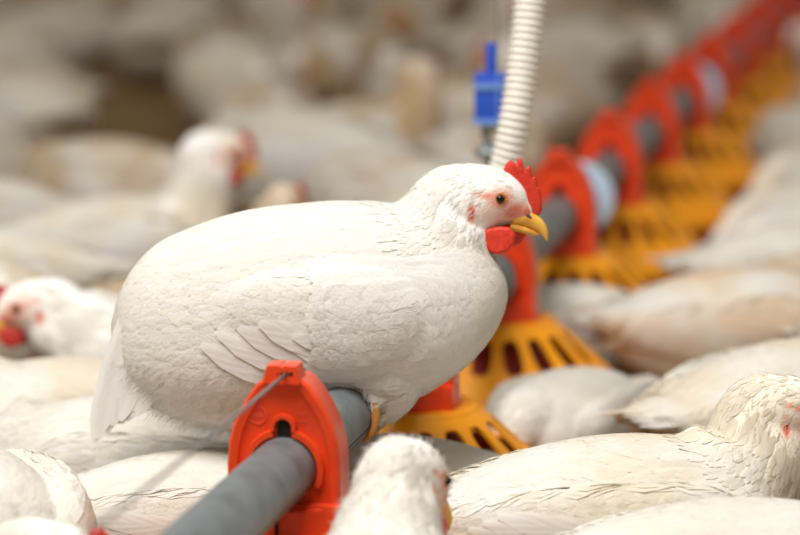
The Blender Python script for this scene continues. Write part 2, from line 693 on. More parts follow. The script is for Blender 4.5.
def face_mask(h):
    """h: points in head space -> redness 0..1 of the bare skin of the face"""
    x, z = h[:, 0], h[:, 2]
    m = np.zeros(len(h))

    def add(cx, cz, rx, rz, s):
        nonlocal m
        m = np.maximum(m, s * np.clip(1.5 - 1.5 * np.sqrt(((x - cx) / rx) ** 2 + ((z - cz) / rz) ** 2), 0, 1))
    add(12, 5, 19, 15, .72)
    add(26, -8, 19, 14, .78)
    add(4, -8, 22, 14, .30)
    add(30, -19, 14, 5, .85)
    add(40, -10, 12, 12, .9)
    add(0, 9, 13, 4.5, .75)
    add(-12, 12, 10, 4, .65)
    add(-17, -8, 5.5, 13, 1.1)
    side = np.abs(h[:, 1]) > 6
    return np.clip(m * side, 0, 1)


FEATHER_ROWS = ((0, .45), (.25, .88), (.5, 1.0), (.78, .96), (.92, .72), (1.0, .22))


class Plumage:
    def __init__(self):
        self.v, self.f, self.uv, self.c, self.n = [], [], [], [], []

    def feather(self, line_pts, width, colour, cup=.12, jitter=.03, roundness=.2):
        """line_pts: list of (point, side vector, normal)"""
        n = len(line_pts)
        b = len(self.v)
        jit = Vector(rng.normal(0, jitter, 3))
        for i, (p, s, nn) in enumerate(line_pts):
            t = i / (n - 1)
            wv = width * np.interp(t, [r[0] for r in FEATHER_ROWS], [r[1] for r in FEATHER_ROWS])
            for u in (-1, 0, 1):
                q = p + s * (wv * u) - nn * (cup * wv * abs(u))
                self.v.append(tuple(q))
                self.uv.append((u * .5, t))
                self.c.append(colour)
                self.n.append(tuple((nn * 1.6 + s * (u * roundness) + jit * 1.6).normalized()))
        for i in range(n - 1):
            for u in (0, 1):
                a = b + i * 3 + u
                self.f.append((a, a + 1, a + 4, a + 3))

    def strand(self, p, d, s, length, width, colour, bend, nn):
        b = len(self.v)
        self.n += [tuple(nn)] * 5
        for t, wv in ((0, 1), (.55, .7), (1, .0)):
            q = p + d * (length * t) + bend * (t * t * length)
            if t < 1:
                self.v += [tuple(q - s * width * wv), tuple(q + s * width * wv)]
                self.uv += [(-.5, t), (.5, t)]
                self.c += [colour, colour]
            else:
                self.v.append(tuple(q))
                self.uv.append((0, 1))
                self.c.append(colour)
        self.f += [(b, b + 1, b + 3, b + 2), (b + 2, b + 3, b + 4)]

    def mesh(self, name, scale, org):
        me = bpy.data.meshes.new(name)
        me.from_pydata([((x - org[0]) * scale, (y - org[1]) * scale, (z - org[2]) * scale) for x, y, z in self.v], [], self.f)
        set_col(me, np.array(self.c))
        ul = me.uv_layers.new(name='UVMap')
        li = np.empty(len(me.loops), np.int32)
        me.loops.foreach_get('vertex_index', li)
        ul.data.foreach_set('uv', np.array(self.uv, np.float32)[li].ravel())
        me.shade_smooth()
        me.normals_split_custom_set_from_vertices(self.n)
        return me


def sample_surface(me, n):
    co = coords(me)
    me.calc_loop_triangles()
    tri = np.empty(len(me.loop_triangles) * 3, np.int32)
    me.loop_triangles.foreach_get('vertices', tri)
    tri = tri.reshape(-1, 3)
    a, b, c = co[tri[:, 0]], co[tri[:, 1]], co[tri[:, 2]]
    ar = np.linalg.norm(np.cross(b - a, c - a), axis=1)
    k = rng.choice(len(tri), n, p=ar / ar.sum())
    u, v = rng.random(n), rng.random(n)
    m = u + v > 1
    u[m], v[m] = 1 - u[m], 1 - v[m]
    pts = a[k] + (b[k] - a[k]) * u[:, None] + (c[k] - a[k]) * v[:, None]
    return pts


class Bird:
    """shapes of one bird in drawing units; turned into mesh data once, shared by every copy"""

    def __init__(self, body, neck, head_pos, yaw=0, pitch=0, extra=(), voxel=3.0, sm=6, keepout=None):
        self.hm = head_matrix(Vector(head_pos), yaw, pitch)
        shells = []
        b, self.bs = body_loft(body, 'body')
        shells.append(b)
        # head rows carried into bird space, joined to the neck spine
        hp = [tuple(self.hm @ Vector(r[:3])) + (r[3], r[4]) for r in HEAD]
        nk, self.ns = loft(list(neck) + hp, 'neck', 5)
        shells.append(nk)
        self.nhead = 5 * len(neck)
        for e in extra:
            shells.append(e)
        me = join(shells, 'body')
        self.me = remesh(me, voxel, sm)
        co = coords(self.me)
        if keepout is not None:
            co = keepout(co)
            self.me.vertices.foreach_set('co', co.ravel())
            self.me.update()
        self.bvh = BVHTree.FromPolygons([tuple(p) for p in co], [tuple(p.vertices) for p in self.me.polygons])
        inv = np.array(self.hm.inverted())
        self.inv = inv
        # spine samples for the lie of the feathers: point, direction towards the tail, radius, zone
        S = []
        for i in range(len(self.bs) - 1):
            x, zt, zb, hw = self.bs[i]
            x2, zt2, zb2, _ = self.bs[i + 1]
            S.append((x, 0, (zt + zb) / 2, -1, 0, -.12, max(hw, 10), 0))
        for i in range(len(self.ns) - 1):
            t = self.ns[i][:3] - self.ns[i + 1][:3]
            t = t / (np.linalg.norm(t) + 1e-9)
            S.append((*self.ns[i][:3], *t, max(8, self.ns[i][3]), 2 if i >= self.nhead else 1))
        self.S = np.array(S)

    def head_space(self, p):
        return p @ self.inv[:3, :3].T + self.inv[:3, 3]

    def lie(self, p):
        d = np.linalg.norm(self.S[:, :3] - p, axis=1) / self.S[:, 6]
        i = int(np.argmin(d))
        wt = np.exp(-(d - d[i]) * 7)
        fl = (self.S[:, 3:6] * wt[:, None]).sum(0)
        return fl / (np.linalg.norm(fl) + 1e-9), int(self.S[i, 7])

    def body_colours(self, leg=None):
        co = coords(self.me)
        h = self.head_space(co)
        col = np.tile(WHITE, (len(co), 1))
        near = (np.linalg.norm(h, axis=1) < 60)
        m = face_mask(h) * near
        red = np.array((.70, .10, .065))
        pink = np.array((.82, .46, .36))
        mm = m[:, None]
        col = np.where(mm < .5, col + (pink - col) * (mm * 2), pink + (red - pink) * (mm * 2 - 1))
        if leg is not None:
            k = leg(co)[:, None]
            col = col * (1 - k) + np.array((.50, .23, .06)) * k
        return col

    def contour(self, n, lw=1.0, skip=None, belly=True, lift=1.0, jitter=.03):
        """small covering feathers over the whole skin"""
        pl_ = Plumage()
        pts = sample_surface(self.me, n)
        hs = self.head_space(pts)
        fm = face_mask(hs)
        hd = np.linalg.norm(hs, axis=1)
        order = np.argsort(pts[:, 0])                    # tail first, so that front feathers lie on top
        for i in order:
            p = pts[i]
            if skip is not None and skip(p):
                continue
            fl, zone = self.lie(p)
            loc, nrm, _, _ = self.bvh.find_nearest(Vector(p))
            if hd[i] < 50:
                if fm[i] > .08 or hs[i][0] > 30:
                    continue
                L, W = 9, 1.7
                if rng.random() < .35:
                    continue
            elif zone >= 1:
                L, W = 24, 3.8
            else:
                L, W = 42, 7.5
            if belly and nrm.z < -.45:
                L, W = 24, 6
            L *= lw * rng.uniform(.8, 1.25)
            W *= lw * rng.uniform(.85, 1.15)
            flow = Vector(fl) + Vector(rng.normal(0, .10, 3))
            steps = 4 if L > 12 else 3
            ln = []
            q = Vector(loc)
            ok = True
            for s_ in range(steps + 1):
                t = (flow - nrm * flow.dot(nrm))
                if t.length < .15:
                    ok = False
                    break
                t.normalize()
                hgt = (.5 + 1.3 * (s_ / steps)) * lift * (.55 if L < 14 else 1)
                ln.append((q + nrm * hgt, t.cross(nrm).normalized(), nrm.copy()))
                q2 = q + t * (L / steps)
                loc2, n2, _, _ = self.bvh.find_nearest(q2)
                # stay close to the skin but let long feathers bridge hollows
                q = loc2 if (loc2 - q2).length < L * .4 else q2
                nrm = n2
            if ok and len(ln) >= 3:
                v = rng.uniform(.955, 1.025)
                pl_.feather(ln, W, tuple(WHITE * v * np.array((1, 1, rng.uniform(.95, 1.0)))), .12, jitter)
        return pl_

    def down(self, n, where, length, width, hang=Vector((0, 0, 0)), out=.6, pl_=None):
        """loose downy strands"""
        pl_ = pl_ or Plumage()
        pts = sample_surface(self.me, n)
        for p in pts:
            if not where(p):
                continue
            fl, zone = self.lie(p)
            loc, nrm, _, _ = self.bvh.find_nearest(Vector(p))
            fl = Vector(fl)
            d = (fl - nrm * fl.dot(nrm)) + nrm * out * rng.uniform(.3, 1) + hang + Vector(rng.normal(0, .25, 3))
            d.normalize()
            s = d.cross(nrm)
            if s.length < .05:
                continue
            s.normalize()
            pl_.strand(Vector(loc), d, s, length * rng.uniform(.5, 1.3), width, tuple(WHITE * rng.uniform(.94, 1.03)), Vector(rng.normal(0, .12, 3)) + Vector((0, 0, -.1)), nrm)
        return pl_


def finish(me, org, scale=U):
    me.transform(Matrix.Scale(scale, 4) @ Matrix.Translation([-c for c in org]))
    return me


def head_parts(bird, root, org, scale, fine=True, comb_mat='comb', sc_comb=1.0):
    """comb, wattles, beak, eyes in the frame of the head"""
    hm = bird.hm
    vox = 1.1 if fine else 2.6
    made = []

    def put(name, me, m, parent=root):
        me.transform(hm)
        finish(me, org, scale)
        o = link(name, me, m, parent)
        made.append(o)
        return o
    put('comb', blob([(34 + (x - 34) * sc_comb, 4 + (z - 4) * sc_comb) for x, z in COMB], 0, 3.6, 'comb', .7 if fine else 2.2, 3 if fine else 2), M[comb_mat])
    for s in (1, -1):
        off = [(x + (13 if s > 0 else 0), z + (3 if s > 0 else 0)) for x, z in WATTLE]
        put('wattle', blob(off, 8 if s > 0 else -19, 5, 'wattle', vox, 4, lean=-.12 * s), M[comb_mat])
    ub, _ = loft([(24, 0, -14, 9, 9.5), (34, 0, -15, 9, 8.5), (43, 0, -18.5, 8, 7), (51, 0, -24, 6.4, 5.2), (56, 0, -31, 4.2, 3.4), (58.5, 0, -38, 1.4, 1.2), (58.8, 0, -40, .5, .5)], 'upper_beak', 5, 16)
    b = put('upper_beak', remesh(ub, vox, 2), M['beak'])
    lb, _ = loft([(22, 0, -24, 4.5, 8), (34, 0, -27, 4.2, 7), (44, 0, -30.5, 3.2, 4.6), (51, 0, -33, 1.2, 1.6)], 'lower_beak', 5, 16)
    put('lower_beak', remesh(lb, vox, 2), M['beak'])
    if fine:
        for s in (1, -1):
            n_, _ = loft([(37, s * 6.8, -12, 1.0, 1.0), (40, s * 7.0, -13.5, 1.7, 1.2), (43, s * 6.4, -15.6, .8, .8)], 'nostril', 3, 8)
            put('nostril', n_, M['seam'], b)
            made[-1].parent = b
    for s in (1, -1):
        c = Vector((11, s * 20.3, 6.0))
        bm = bmesh.new()
        bmesh.ops.create_uvsphere(bm, u_segments=20, v_segments=12, radius=5.9)
        me_ = bpy.data.meshes.new('eye')
        bm.to_mesh(me_)
        bm.free()
        me_.transform(Matrix.Translation(c))
        me_.shade_smooth()
        e = put('eye', me_, M['iris'])
        bm = bmesh.new()
        bmesh.ops.create_uvsphere(bm, u_segments=16, v_segments=10, radius=3.9)
        me_ = bpy.data.meshes.new('pupil')
        bm.to_mesh(me_)
        bm.free()
        me_.transform(Matrix.Translation(c + Vector((.3, s * 3.6, 0.1))))
        me_.shade_smooth()
        put('pupil', me_, M['pupil'], e)
        if fine:
            lid = []
            for j in range(25):
                a = 2 * math.pi * j / 24
                lid.append(c + Vector((6.3 * math.cos(a), s * (2.2 - .6 * math.cos(a)), 5.3 * math.sin(a))))
            me_ = tube(lid, 1.1, 'eyelid', 8)
            set_col(me_, np.tile(np.array((.60, .22, .08)), (len(me_.vertices), 1)))
            me_.shade_smooth()
            put('eyelid', me_, M['body'])
    return made


# ---------------------------------------------------------------- the perching hen
# drawing x = pixel x, drawing z = -pixel y, at the depth of the hen
HD = 2.68
hen_body = [(114, -322, -345, 6), (122, -293, -372, 26), (137, -266, -394, 46), (160, -243, -408, 62), (192, -228, -421, 76), (226, -216, -428, 86), (262, -208, -424, 93),
            (300, -204, -408, 97), (340, -201, -393, 98), (380, -202, -396, 96), (412, -208, -396, 91), (442, -218, -380, 83), (470, -232, -358, 70), (490, -250, -334, 52), (502, -270, -312, 30), (507, -285, -296, 8)]
hen_neck = [(408, 0, -284, 82, 78), (424, 0, -262, 74, 68), (436, 0, -241, 63, 55), (445, 0, -222, 52, 44)]
hen_head = (487, 0, -200)
th = []
for s in (-1, 1):
    m_, _ = loft([(372, s * 44, -318, 30, 26), (382, s * 50, -350, 46, 36), (386, s * 52, -376, 37, 31), (384, s * 54, -394, 24, 22), (378, s * 58, -407, 11, 11)], 'thigh', 4, 20)
    th.append(m_)
for s in (-1, 1):
    m_, _ = loft([(430, s * 60, -282, 16, 14), (395, s * 76, -300, 44, 25), (330, s * 83, -306, 52, 22), (265, s * 77, -302, 42, 20), (218, s * 64, -308, 22, 13)], 'wing', 4, 20)
    th.append(m_)
ang = math.atan2(DIR.x, DIR.y)
# pipe axis in the hen's drawing space
root_world = P(350, 400, HD)
tt = (root_world.y - A0.y) / (DIR.y * SP)
pc = line(tt)
pcx = 350 + (pc.x - root_world.x) / U
pcz = -400 + (PIPE_Z - root_world.z) / U
dvec = np.array((DIR.x, DIR.y))


def pipe_axis_x(y):
    return pcx + y * DIR.x / DIR.y


PRU = PR / U
LEGPTS = []
for s in (-1, 1):
    y0 = s * 64
    ax = pipe_axis_x(y0)
    # shank from the thigh down to the top of the pipe, toes round it
    r = PRU + 4.5

    def on(a, yy, rr=r):
        return (pipe_axis_x(yy) + rr * math.cos(a), yy, pcz + rr * math.sin(a))
    sh, _ = loft([(366, y0, -372, 8, 8), (ax + 6, y0, pcz + r + 14, 6.5, 6.5), (*on(math.radians(84), y0), 6.5, 7)], 'shank', 4, 14)
    th.append(sh)
    for dy in (-17, 0, 17):
        rows = [(*on(math.radians(a), y0 + dy * k), rr, rr) for a, k, rr in ((88, .1, 6.5), (60, .55, 6), (30, .9, 5.6), (2, 1.05, 5), (-24, 1.1, 4.2), (-40, 1.1, 3.2), (-52, 1.1, 1.8))]
        LEGPTS += rows
        t_, _ = loft(rows, 'toe', 4, 12)
        th.append(t_)
    rows = [(*on(math.radians(a), y0 + 3), rr, rr) for a, rr in ((95, 5.5), (125, 4.8), (150, 4.2), (168, 3))]
    LEGPTS += rows
    t_, _ = loft(rows, 'toe', 4, 12)
    th.append(t_)


def hen_keepout(co):
    """soft underside gives way to the pipe"""
    co = co.copy()
    ca, sa_ = DIR.y, DIR.x
    dx = co[:, 0] - pcx
    across = dx * ca - co[:, 1] * sa_
    dz = co[:, 2] - pcz
    r_ = np.hypot(across, dz)
    lim = PRU + 1.0
    m = (r_ < lim)
    k = np.where(m, lim / np.maximum(r_, .5), 1)
    # push upwards where the pipe is deep inside
    na, nz = across * k, dz * k
    up = m & (dz > -4)
    nz = np.where(up, np.sqrt(np.maximum(lim ** 2 - across ** 2, 0)), nz)
    na = np.where(up, across, na)
    d = na - across
    co[:, 0] += d * ca
    co[:, 1] -= d * sa_
    co[:, 2] = np.where(m, pcz + nz, co[:, 2])
    return co


hen = Bird(hen_body, hen_neck, hen_head, extra=th, voxel=2.0, sm=5, keepout=hen_keepout)


LP = catmull([r[:3] for r in LEGPTS], 1)


def hen_leg(co):
    low = np.where(co[:, 2] < -340)[0]
    d_ = np.min(np.linalg.norm(co[low][:, None, :] - LP[None, :, :], axis=2), axis=1)
    k = np.zeros(len(co))
    k[low] = np.clip((10.5 - d_) / 2, 0, 1)
    return k


set_col(hen.me, hen.body_colours(hen_leg))
HORG = (350, 0, -400 + PR / U)          # base of the hen: top of the pipe
hroot = empty('hen', root_world + Vector((0, 0, PR)))
tag(hroot, 'white hen with red comb perching sideways on the grey pipe in sharp focus', 'hen')


def near_pipe(p):
    r_ = math.hypot(p[0] - (pcx + p[1] * DIR.x / DIR.y), p[2] - pcz)
    if r_ < PRU + 5:
        return True
    return r_ < PRU + 14 and np.min(np.linalg.norm(LP - np.array(p), axis=1)) < 14


def under_wing(p):
    return 238 < p[0] < 415 and 308 + (p[0] - 238) * .03 < -p[2] < 330 + (p[0] - 238) * .28 and abs(p[1]) > 40


cont = hen.contour(6500, 1.0, skip=lambda p: near_pipe(p) or under_wing(p))
dn = hen.down(30000, lambda p: (p[2] < -350 and p[0] < 330 and not near_pipe(p)), 17, .38, Vector((-.1, 0, -.5)), .35)
hen.down(14000, lambda p: (p[2] < -380 and 335 < p[0] < 400 and not near_pipe(p)), 17, .45, Vector((-.1, 0, -.6)), .3, dn)
hen.down(14000, lambda p: (p[0] > 395 and p[2] > -262 and p[0] < 480), 10, .4, Vector((-.3, 0, -.1)), .5, dn)


def headbristle(p):
    h = hen.head_space(np.array([p]))[0]
    return np.linalg.norm(h) < 48 and -40 < h[0] < 32 and rng.random() < (1 - .75 * face_mask(np.array([h]))[0])


hen.down(26000, headbristle, 6.5, .33, Vector((-.4, 0, 0)), .35, dn)
bo = link('body', finish(hen.me, HORG), M['body'], hroot)
po = link('plumage', cont.mesh('plumage', U, HORG), M['feather'], hroot)
po['kind'] = 'stuff'
do = link('down', dn.mesh('down', U, HORG), M['feather'], hroot)
do['kind'] = 'stuff'
for o in head_parts(hen, hroot, HORG, U, True):
    pass


def side_feather(base, tip, width, sag, layer, s, n=9, yfall=-70):
    """long feather lying on the flank: path in the side view, laid on the skin"""
    ln = []
    b_, t_ = Vector((base[0], base[1])), Vector((tip[0], tip[1]))
    last_y = None
    pts = []
    for i in range(n):
        k = i / (n - 1)
        q = b_.lerp(t_, k)
        q.y += sag * 4 * k * (1 - k)
        hit = hen.bvh.ray_cast(Vector((q.x, s * 300, -q.y)), Vector((0, -s, 0)))
        if hit[0] is None:
            y = last_y if last_y is not None else s * 70
            nn = Vector((0, s, 0))
        else:
            y = hit[0].y
            nn = hit[1]
        if last_y is not None:
            y = s * max(abs(y), abs(last_y) - 4)
        last_y = y
        pts.append((Vector((q.x, y + s * (layer * min(1, .15 + 2.2 * k) + 1.0 * k), -q.y)), nn))
    for i, (p, nn) in enumerate(pts):
        t = (pts[min(i + 1, n - 1)][0] - pts[max(i - 1, 0)][0]).normalized()
        nrm = (nn * .5 + Vector((0, s, 0)))
        nrm = (nrm - t * t.dot(nrm)).normalized()
        ln.append((p, t.cross(nrm).normalized(), nrm))
    pm = Plumage()
    pm.feather(ln, width, tuple(WHITE * rng.uniform(.985, 1.02)), .03, .01, .06)
    me_ = pm.mesh('wing_feather', U, HORG)
    return me_


def thicken(o, th_):
    m_ = o.modifiers.new('thickness', 'SOLIDIFY')
    m_.thickness = th_
    m_.offset = 0


WING = [((406, 362), (294, 377), 9, 2, 1.2), ((400, 356), (207, 328), 14, 20, 1.5), ((402, 349), (224, 317), 14, 16, 1.9), ((403, 341), (244, 310), 14, 12, 2.3), ((404, 333), (264, 304), 14, 9, 2.7),
        ((414, 354), (322, 358), 12, 4, 2.6), ((414, 345), (306, 344), 12, 4, 3.0), ((414, 335), (298, 330), 12, 4, 3.4), ((416, 325), (296, 316), 12, 3, 3.8)]
hen.bvh = BVHTree.FromPolygons([tuple((v.co / U) + Vector(HORG)) for v in hen.me.vertices], [tuple(p.vertices) for p in hen.me.polygons])
for s in (-1, 1):
    for b_, t_, w_, sg, ly in WING:
        o = link('wing_feather', side_feather(b_, t_, w_, sg, ly, s), M['feather'], hroot)
# covert feathers that soften the shoulder over the quills
cov = Plumage()
for _ in range(760):
    x = rng.uniform(350, 476)
    zy = rng.uniform(250, 366)
    for s in (-1, 1):
        hit = hen.bvh.ray_cast(Vector((x, s * 300, -zy)), Vector((0, -s, 0)))
        if hit[0] is None or abs(hit[0].y) < 40:
            continue
        L_ = rng.uniform(30, 46)
        ln = []
        lift = 8.0 * np.interp(x, [350, 375, 420, 476], [.9, .95, .8, .0]) * np.interp(zy, [250, 275, 335, 366], [.1, .85, .85, .1])
        for i in range(5):
            k = i / 4
            qx, qz = x - L_ * k, -zy - 3 * k + rng.normal(0, .3)
            h2 = hen.bvh.ray_cast(Vector((qx, s * 300, qz)), Vector((0, -s, 0)))
            if h2[0] is None:
                break
            ln.append((h2[0] + h2[1] * (lift + 1.2 + 1.5 * k), Vector((-1, 0, -.1)).cross(h2[1]).normalized(), h2[1]))
        if len(ln) == 5:
            cov.feather(ln, rng.uniform(8, 12), tuple(WHITE * rng.uniform(.96, 1.03)), .06, .03)
co_ = link('wing_coverts', cov.mesh('wing_coverts', U, HORG), M['feather'], hroot)
co_['kind'] = 'stuff'
# drooping tail
TAIL = []
tr = random.Random(5)
for k in range(26):
    q = k / 25
    tipx = 95 + 46 * q + tr.uniform(-2, 2)
    tipy = 438 - 34 * q ** .8 + tr.uniform(-4, 3)
    if k < 2:
        tipx, tipy = 95 + 3 * k, 438 - 3 * k
    TAIL.append(((140 + 46 * q, 288 + 36 * q), (tipx, tipy), tr.uniform(8.5, 11), -4 + 3 * q, -30 - 18 * q + tr.uniform(-2.5, 2.5)))
for k in range(8):
    TAIL.append(((148 + 2 * k, 298), (98 + 2 * k, 434 - 2 * k), 13, -4, -18 + 7.5 * k))
for b_, t_, w_, sg, y_ in TAIL:
    ln = []
    n = 9
    for i in range(n):
        k = i / (n - 1)
        x = b_[0] + (t_[0] - b_[0]) * k + sg * 4 * k * (1 - k)
        z = -(b_[1] + (t_[1] - b_[1]) * k)
        y = y_ * (1.15 - .35 * k)
        tdir = Vector((t_[0] - b_[0], 0, -(t_[1] - b_[1]))).normalized()
        nn = Vector((-.35, -1 if y_ <= 0 else 1, 0)).normalized()
        nn = (nn - tdir * tdir.dot(nn)).normalized()
        ln.append((Vector((x, y, z)), tdir.cross(nn).normalized(), nn))
    pm = Plumage()
    pm.feather(ln, w_, tuple(WHITE * rng.uniform(.96, 1.0)), .08, .04, .12)
    o = link('tail_feather', pm.mesh('tail_feather', U, HORG), M['feather'], hroot)

# ---------------------------------------------------------------- the flock
sit = [(-196, 132, 112, 8), (-182, 146, 88, 30), (-152, 163, 58, 56), (-110, 179, 32, 80), (-60, 191, 14, 97), (0, 197, 6, 106), (60, 194, 6, 106), (105, 184, 12, 96), (140, 165, 26, 76), (162, 138, 48, 48), (172, 105, 78, 14)]
POSES = {
    'up': ([(92, 0, 120, 82, 80), (114, 0, 162, 66, 60), (128, 0, 200, 52, 46), (136, 0, 230, 45, 40)], (168, 0, 258), 0, .05),
    'half': ([(94, 0, 118, 84, 80), (120, 0, 154, 70, 62), (138, 0, 182, 56, 48)], (176, 0, 214), 0, .06),
    'low': ([(98, 0, 118, 84, 80), (132, 0, 146, 66, 60), (158, 0, 165, 52, 46)], (204, 0, 182), 0, .12),
    'down': ([(98, 0, 112, 82, 78), (136, 0, 122, 62, 56), (166, 0, 112, 48, 42)], (200, 0, 82), 0, .75),
    'left': ([(92, 0, 120, 82, 80), (112, 2, 160, 66, 60), (122, 8, 196, 52, 46), (124, 16, 224, 45, 41)], (128, 46, 250), 1.15, .05),
    'right': ([(92, 0, 120, 82, 80), (112, -2, 160, 66, 60), (122, -8, 196, 52, 46), (124, -16, 224, 45, 41)], (128, -46, 250), -1.15, .05),
    'over': ([(98, 0, 118, 84, 80), (124, 0, 150, 68, 60), (146, 0, 176, 55, 46), (164, -3, 192, 47, 40)], (200, -20, 208), -.58, .26),
}


def build_bird(pose, fine):
    neck, hp, yaw, pitch = POSES[pose]
    extra = []
    for s_ in (-1, 1):
        e, _ = loft([(112, s_ * 74, 128, 20, 14), (70, s_ * 92, 118, 50, 24), (-10, s_ * 94, 118, 56, 22), (-90, s_ * 78, 122, 46, 20), (-160, s_ * 52, 128, 26, 13), (-205, s_ * 34, 132, 9, 6)], 'wing', 4, 20)
        extra.append(e)
    e, _ = loft([(-140, 0, 128, 30, 48), (-185, 0, 134, 20, 42), (-222, 0, 136, 9, 32), (-240, 0, 134, 3, 22)], 'tail', 4, 20)
    extra.append(e)
    b = Bird(sit, neck, hp, yaw, pitch, extra, 3.0 if fine else 5.0, 10)
    set_col(b.me, b.body_colours())
    org = (0, 0, 0)
    root = empty('broiler', (0, 0, 0))
    cont = b.contour(5000 if fine else 1300, 1.05 if fine else 1.7, lift=1.0 if fine else 1.3, jitter=.06)
    hi = 9000 if fine else 900
    b.down(hi, lambda p: 100 < p[0] and p[2] > 150, 11, .5 if fine else .9, Vector((0, 0, 0)), .5, cont)
    # flight feathers of the folded wings and the short tail
    quills = []
    for s_ in (-1, 1):
        for k in range(7):
            z0, z1 = 92 + k * 8, 104 + k * 7
            pts = []
            for i in range(8):
                q = i / 7
                x = 20 + k * 4 + (-215 + k * 9 - 20) * q
                z = z0 + (z1 - z0) * q - 10 * math.sin(math.pi * q)
                hit = b.bvh.ray_cast(Vector((x, s_ * 300, z)), Vector((0, -s_, 0)))
                y = hit[0].y if hit[0] is not None else (pts[-1][0].y - s_ * 3 if pts else s_ * 90)
                nn = hit[1] if hit[0] is not None else Vector((0, s_, .3)).normalized()
                pts.append((Vector((x, y + s_ * (2 + k * .5) * min(1, .2 + 2 * q), z)), nn))
            ln = []
            for i, (p, nn) in enumerate(pts):
                t = (pts[min(i + 1, 7)][0] - pts[max(i - 1, 0)][0]).normalized()
                nr = (nn - t * t.dot(nn)).normalized()
                ln.append((p, t.cross(nr).normalized(), nr))
            pm = Plumage() if fine else cont
            pm.feather(ln, 13, tuple(WHITE * rng.uniform(.95, 1.02)), .1)
            if fine:
                quills.append(('wing_feather', pm))
    for k in range(-3, 4):
        ln = []
        for i in range(6):
            q = i / 5
            ln.append((Vector((-170 - 88 * q, k * (9 + 5 * q), 142 + 6 * q - abs(k) * 3)), Vector((0, 1, 0)), Vector((0, 0, 1))))
        pm = Plumage() if fine else cont
        pm.feather(ln, 13, tuple(WHITE * rng.uniform(.95, 1.0)), .15)
        if fine:
            quills.append(('tail_feather', pm))
    link('body', finish(b.me, org), M['body'], root)
    p_ = link('plumage', cont.mesh('plumage', U, org), M['feather'], root)
    p_['kind'] = 'stuff'
    for nm, pm in quills:
        link(nm, pm.mesh(nm, U, org), M['feather'], root)
    head_parts(b, root, org, U, False, 'comb' if fine else 'comb_far', .45 if pose == 'over' else .85)
    return root


PROTO, used = {}, set()


def put_bird(pose, fine, x, y, heading, size, tint, label, group=None, z=0.0):
    key = (pose, fine)
    if key not in PROTO:
        PROTO[key] = build_bird(pose, fine)
    src = PROTO[key]
    if key in used:
        o = copy_tree(src)
    else:
        o = src
        used.add(key)
    o.location = (x, y, z)
    o.rotation_euler = (0, 0, math.radians(heading))
    o.scale = (size, size, size)
    for c in o.children:
        c.color = (*tint, 1)
    for k in ('group',):
        if k in o.keys():
            del o[k]
    tag(o, label, 'chicken', group)
    return o


placed = []                     # two discs per bird for keeping them apart


def discs(x, y, hd, size):
    a = math.radians(hd)
    r = .082 * size
    return [(x + math.cos(a) * k * size, y + math.sin(a) * k * size, r * f) for k, f in ((-.19, .5), (-.095, 1), (0, 1), (.095, 1), (.17, .6))]


CLEAN, CREAM, PEACH, SOIL = (.96, .94, .90), (.97, .91, .80), (.97, .80, .62), (.74, .54, .31)
NEAR = [
    ('half', 622, 2.51, 12, 1.0, CREAM, 'cream white chicken sitting at right, its head cut by the right edge'),
    ('down', 735, 2.31, 8, .95, CLEAN, 'white chicken lowest at bottom right, only its scaly feathered back showing'),
    ('over', 374, 2.10, 86, 1.02, CLEAN, 'white chicken seen from behind, head against the red feeder, orange beak tip showing'),
    ('down', 394, 2.68, 178, .80, CLEAN, 'shaded white chicken under the pipe, in front of the second feeder grill'),
    ('down', 574, 3.08, 235, .72, CLEAN, 'white chicken with ruffled back between the second and third feeder grills'),
    ('down', 800, 2.97, 35, 1.0, CREAM, 'white chicken with brown tinged flank behind the cream one at right'),
    ('down', 578, 3.66, 170, .70, CLEAN, 'white rounded chicken back between the third and fourth feeder grills'),
    ('down', 742, 3.50, 14, .95, PEACH, 'peach tinted chicken with small brown spots right of the third grill'),
    ('down', 815, 3.92, 12, .95, CLEAN, 'blurred white chicken just beyond the peach tinted one, right of the fourth grill'),
    ('down', 186, 2.60, 14, .82, CLEAN, 'greyish shaded chicken left of the near pipe below the hen'),
    ('down', 128, 2.79, 172, .88, CLEAN, 'white chicken under the drooping tail of the perching hen'),
    ('low', 70, 2.99, 186, .88, CREAM, 'white chicken lying at the left edge beyond the one under the hen tail'),
    ('down', -62, 2.42, 285, 1.08, CLEAN, 'close blurred white chicken in the bottom left corner'),
    ('low', -176, 2.19, 0, .92, CLEAN, 'chicken at bottom left of which only the red comb top shows'),
    ('low', 182, 3.30, 188, .97, CLEAN, 'blurred chicken with red face at the left edge'),
    ('up', 118, 4.12, 14, .99, CREAM, 'blurred chicken with upright cream neck and red comb behind the hen back'),
    ('down', -25, 3.86, 175, .95, CREAM, 'blurred chicken body at the left edge, in front of the upright necked one'),
    ('down', 25, 5.75, 120, 1.12, CREAM, 'large pale blurred chicken high at the left edge'),
    ('down', 230, 6.5, -70, 1.15, CREAM, 'round blurred chicken high above the hen back, breast towards the camera'),
]
for pose, px, d, hd, size, tint, label in NEAR:
    q = P(px, 300, d)
    put_bird(pose, d < 3.3, q.x, d, hd, size, tint, label)
    placed += discs(q.x, d, hd, size)

pan_c = [line(i) + DIR * .026 for i in range(NPAN)]


def free(ds):
    for (x, y, r) in ds:
        for (a, b, c) in placed:
            if (x - a) ** 2 + (y - b) ** 2 < (r + c) ** 2 * .92:
                return False
        for p in pan_c:
            if (x - p.x) ** 2 + (y - p.y) ** 2 < (r + .165) ** 2:
                return False
        off = (Vector((x, y, 0)) - Vector((A0.x, A0.y, 0)))
        if abs(off.x * DIR.y - off.y * DIR.x) < r + .03:
            return False
    return True


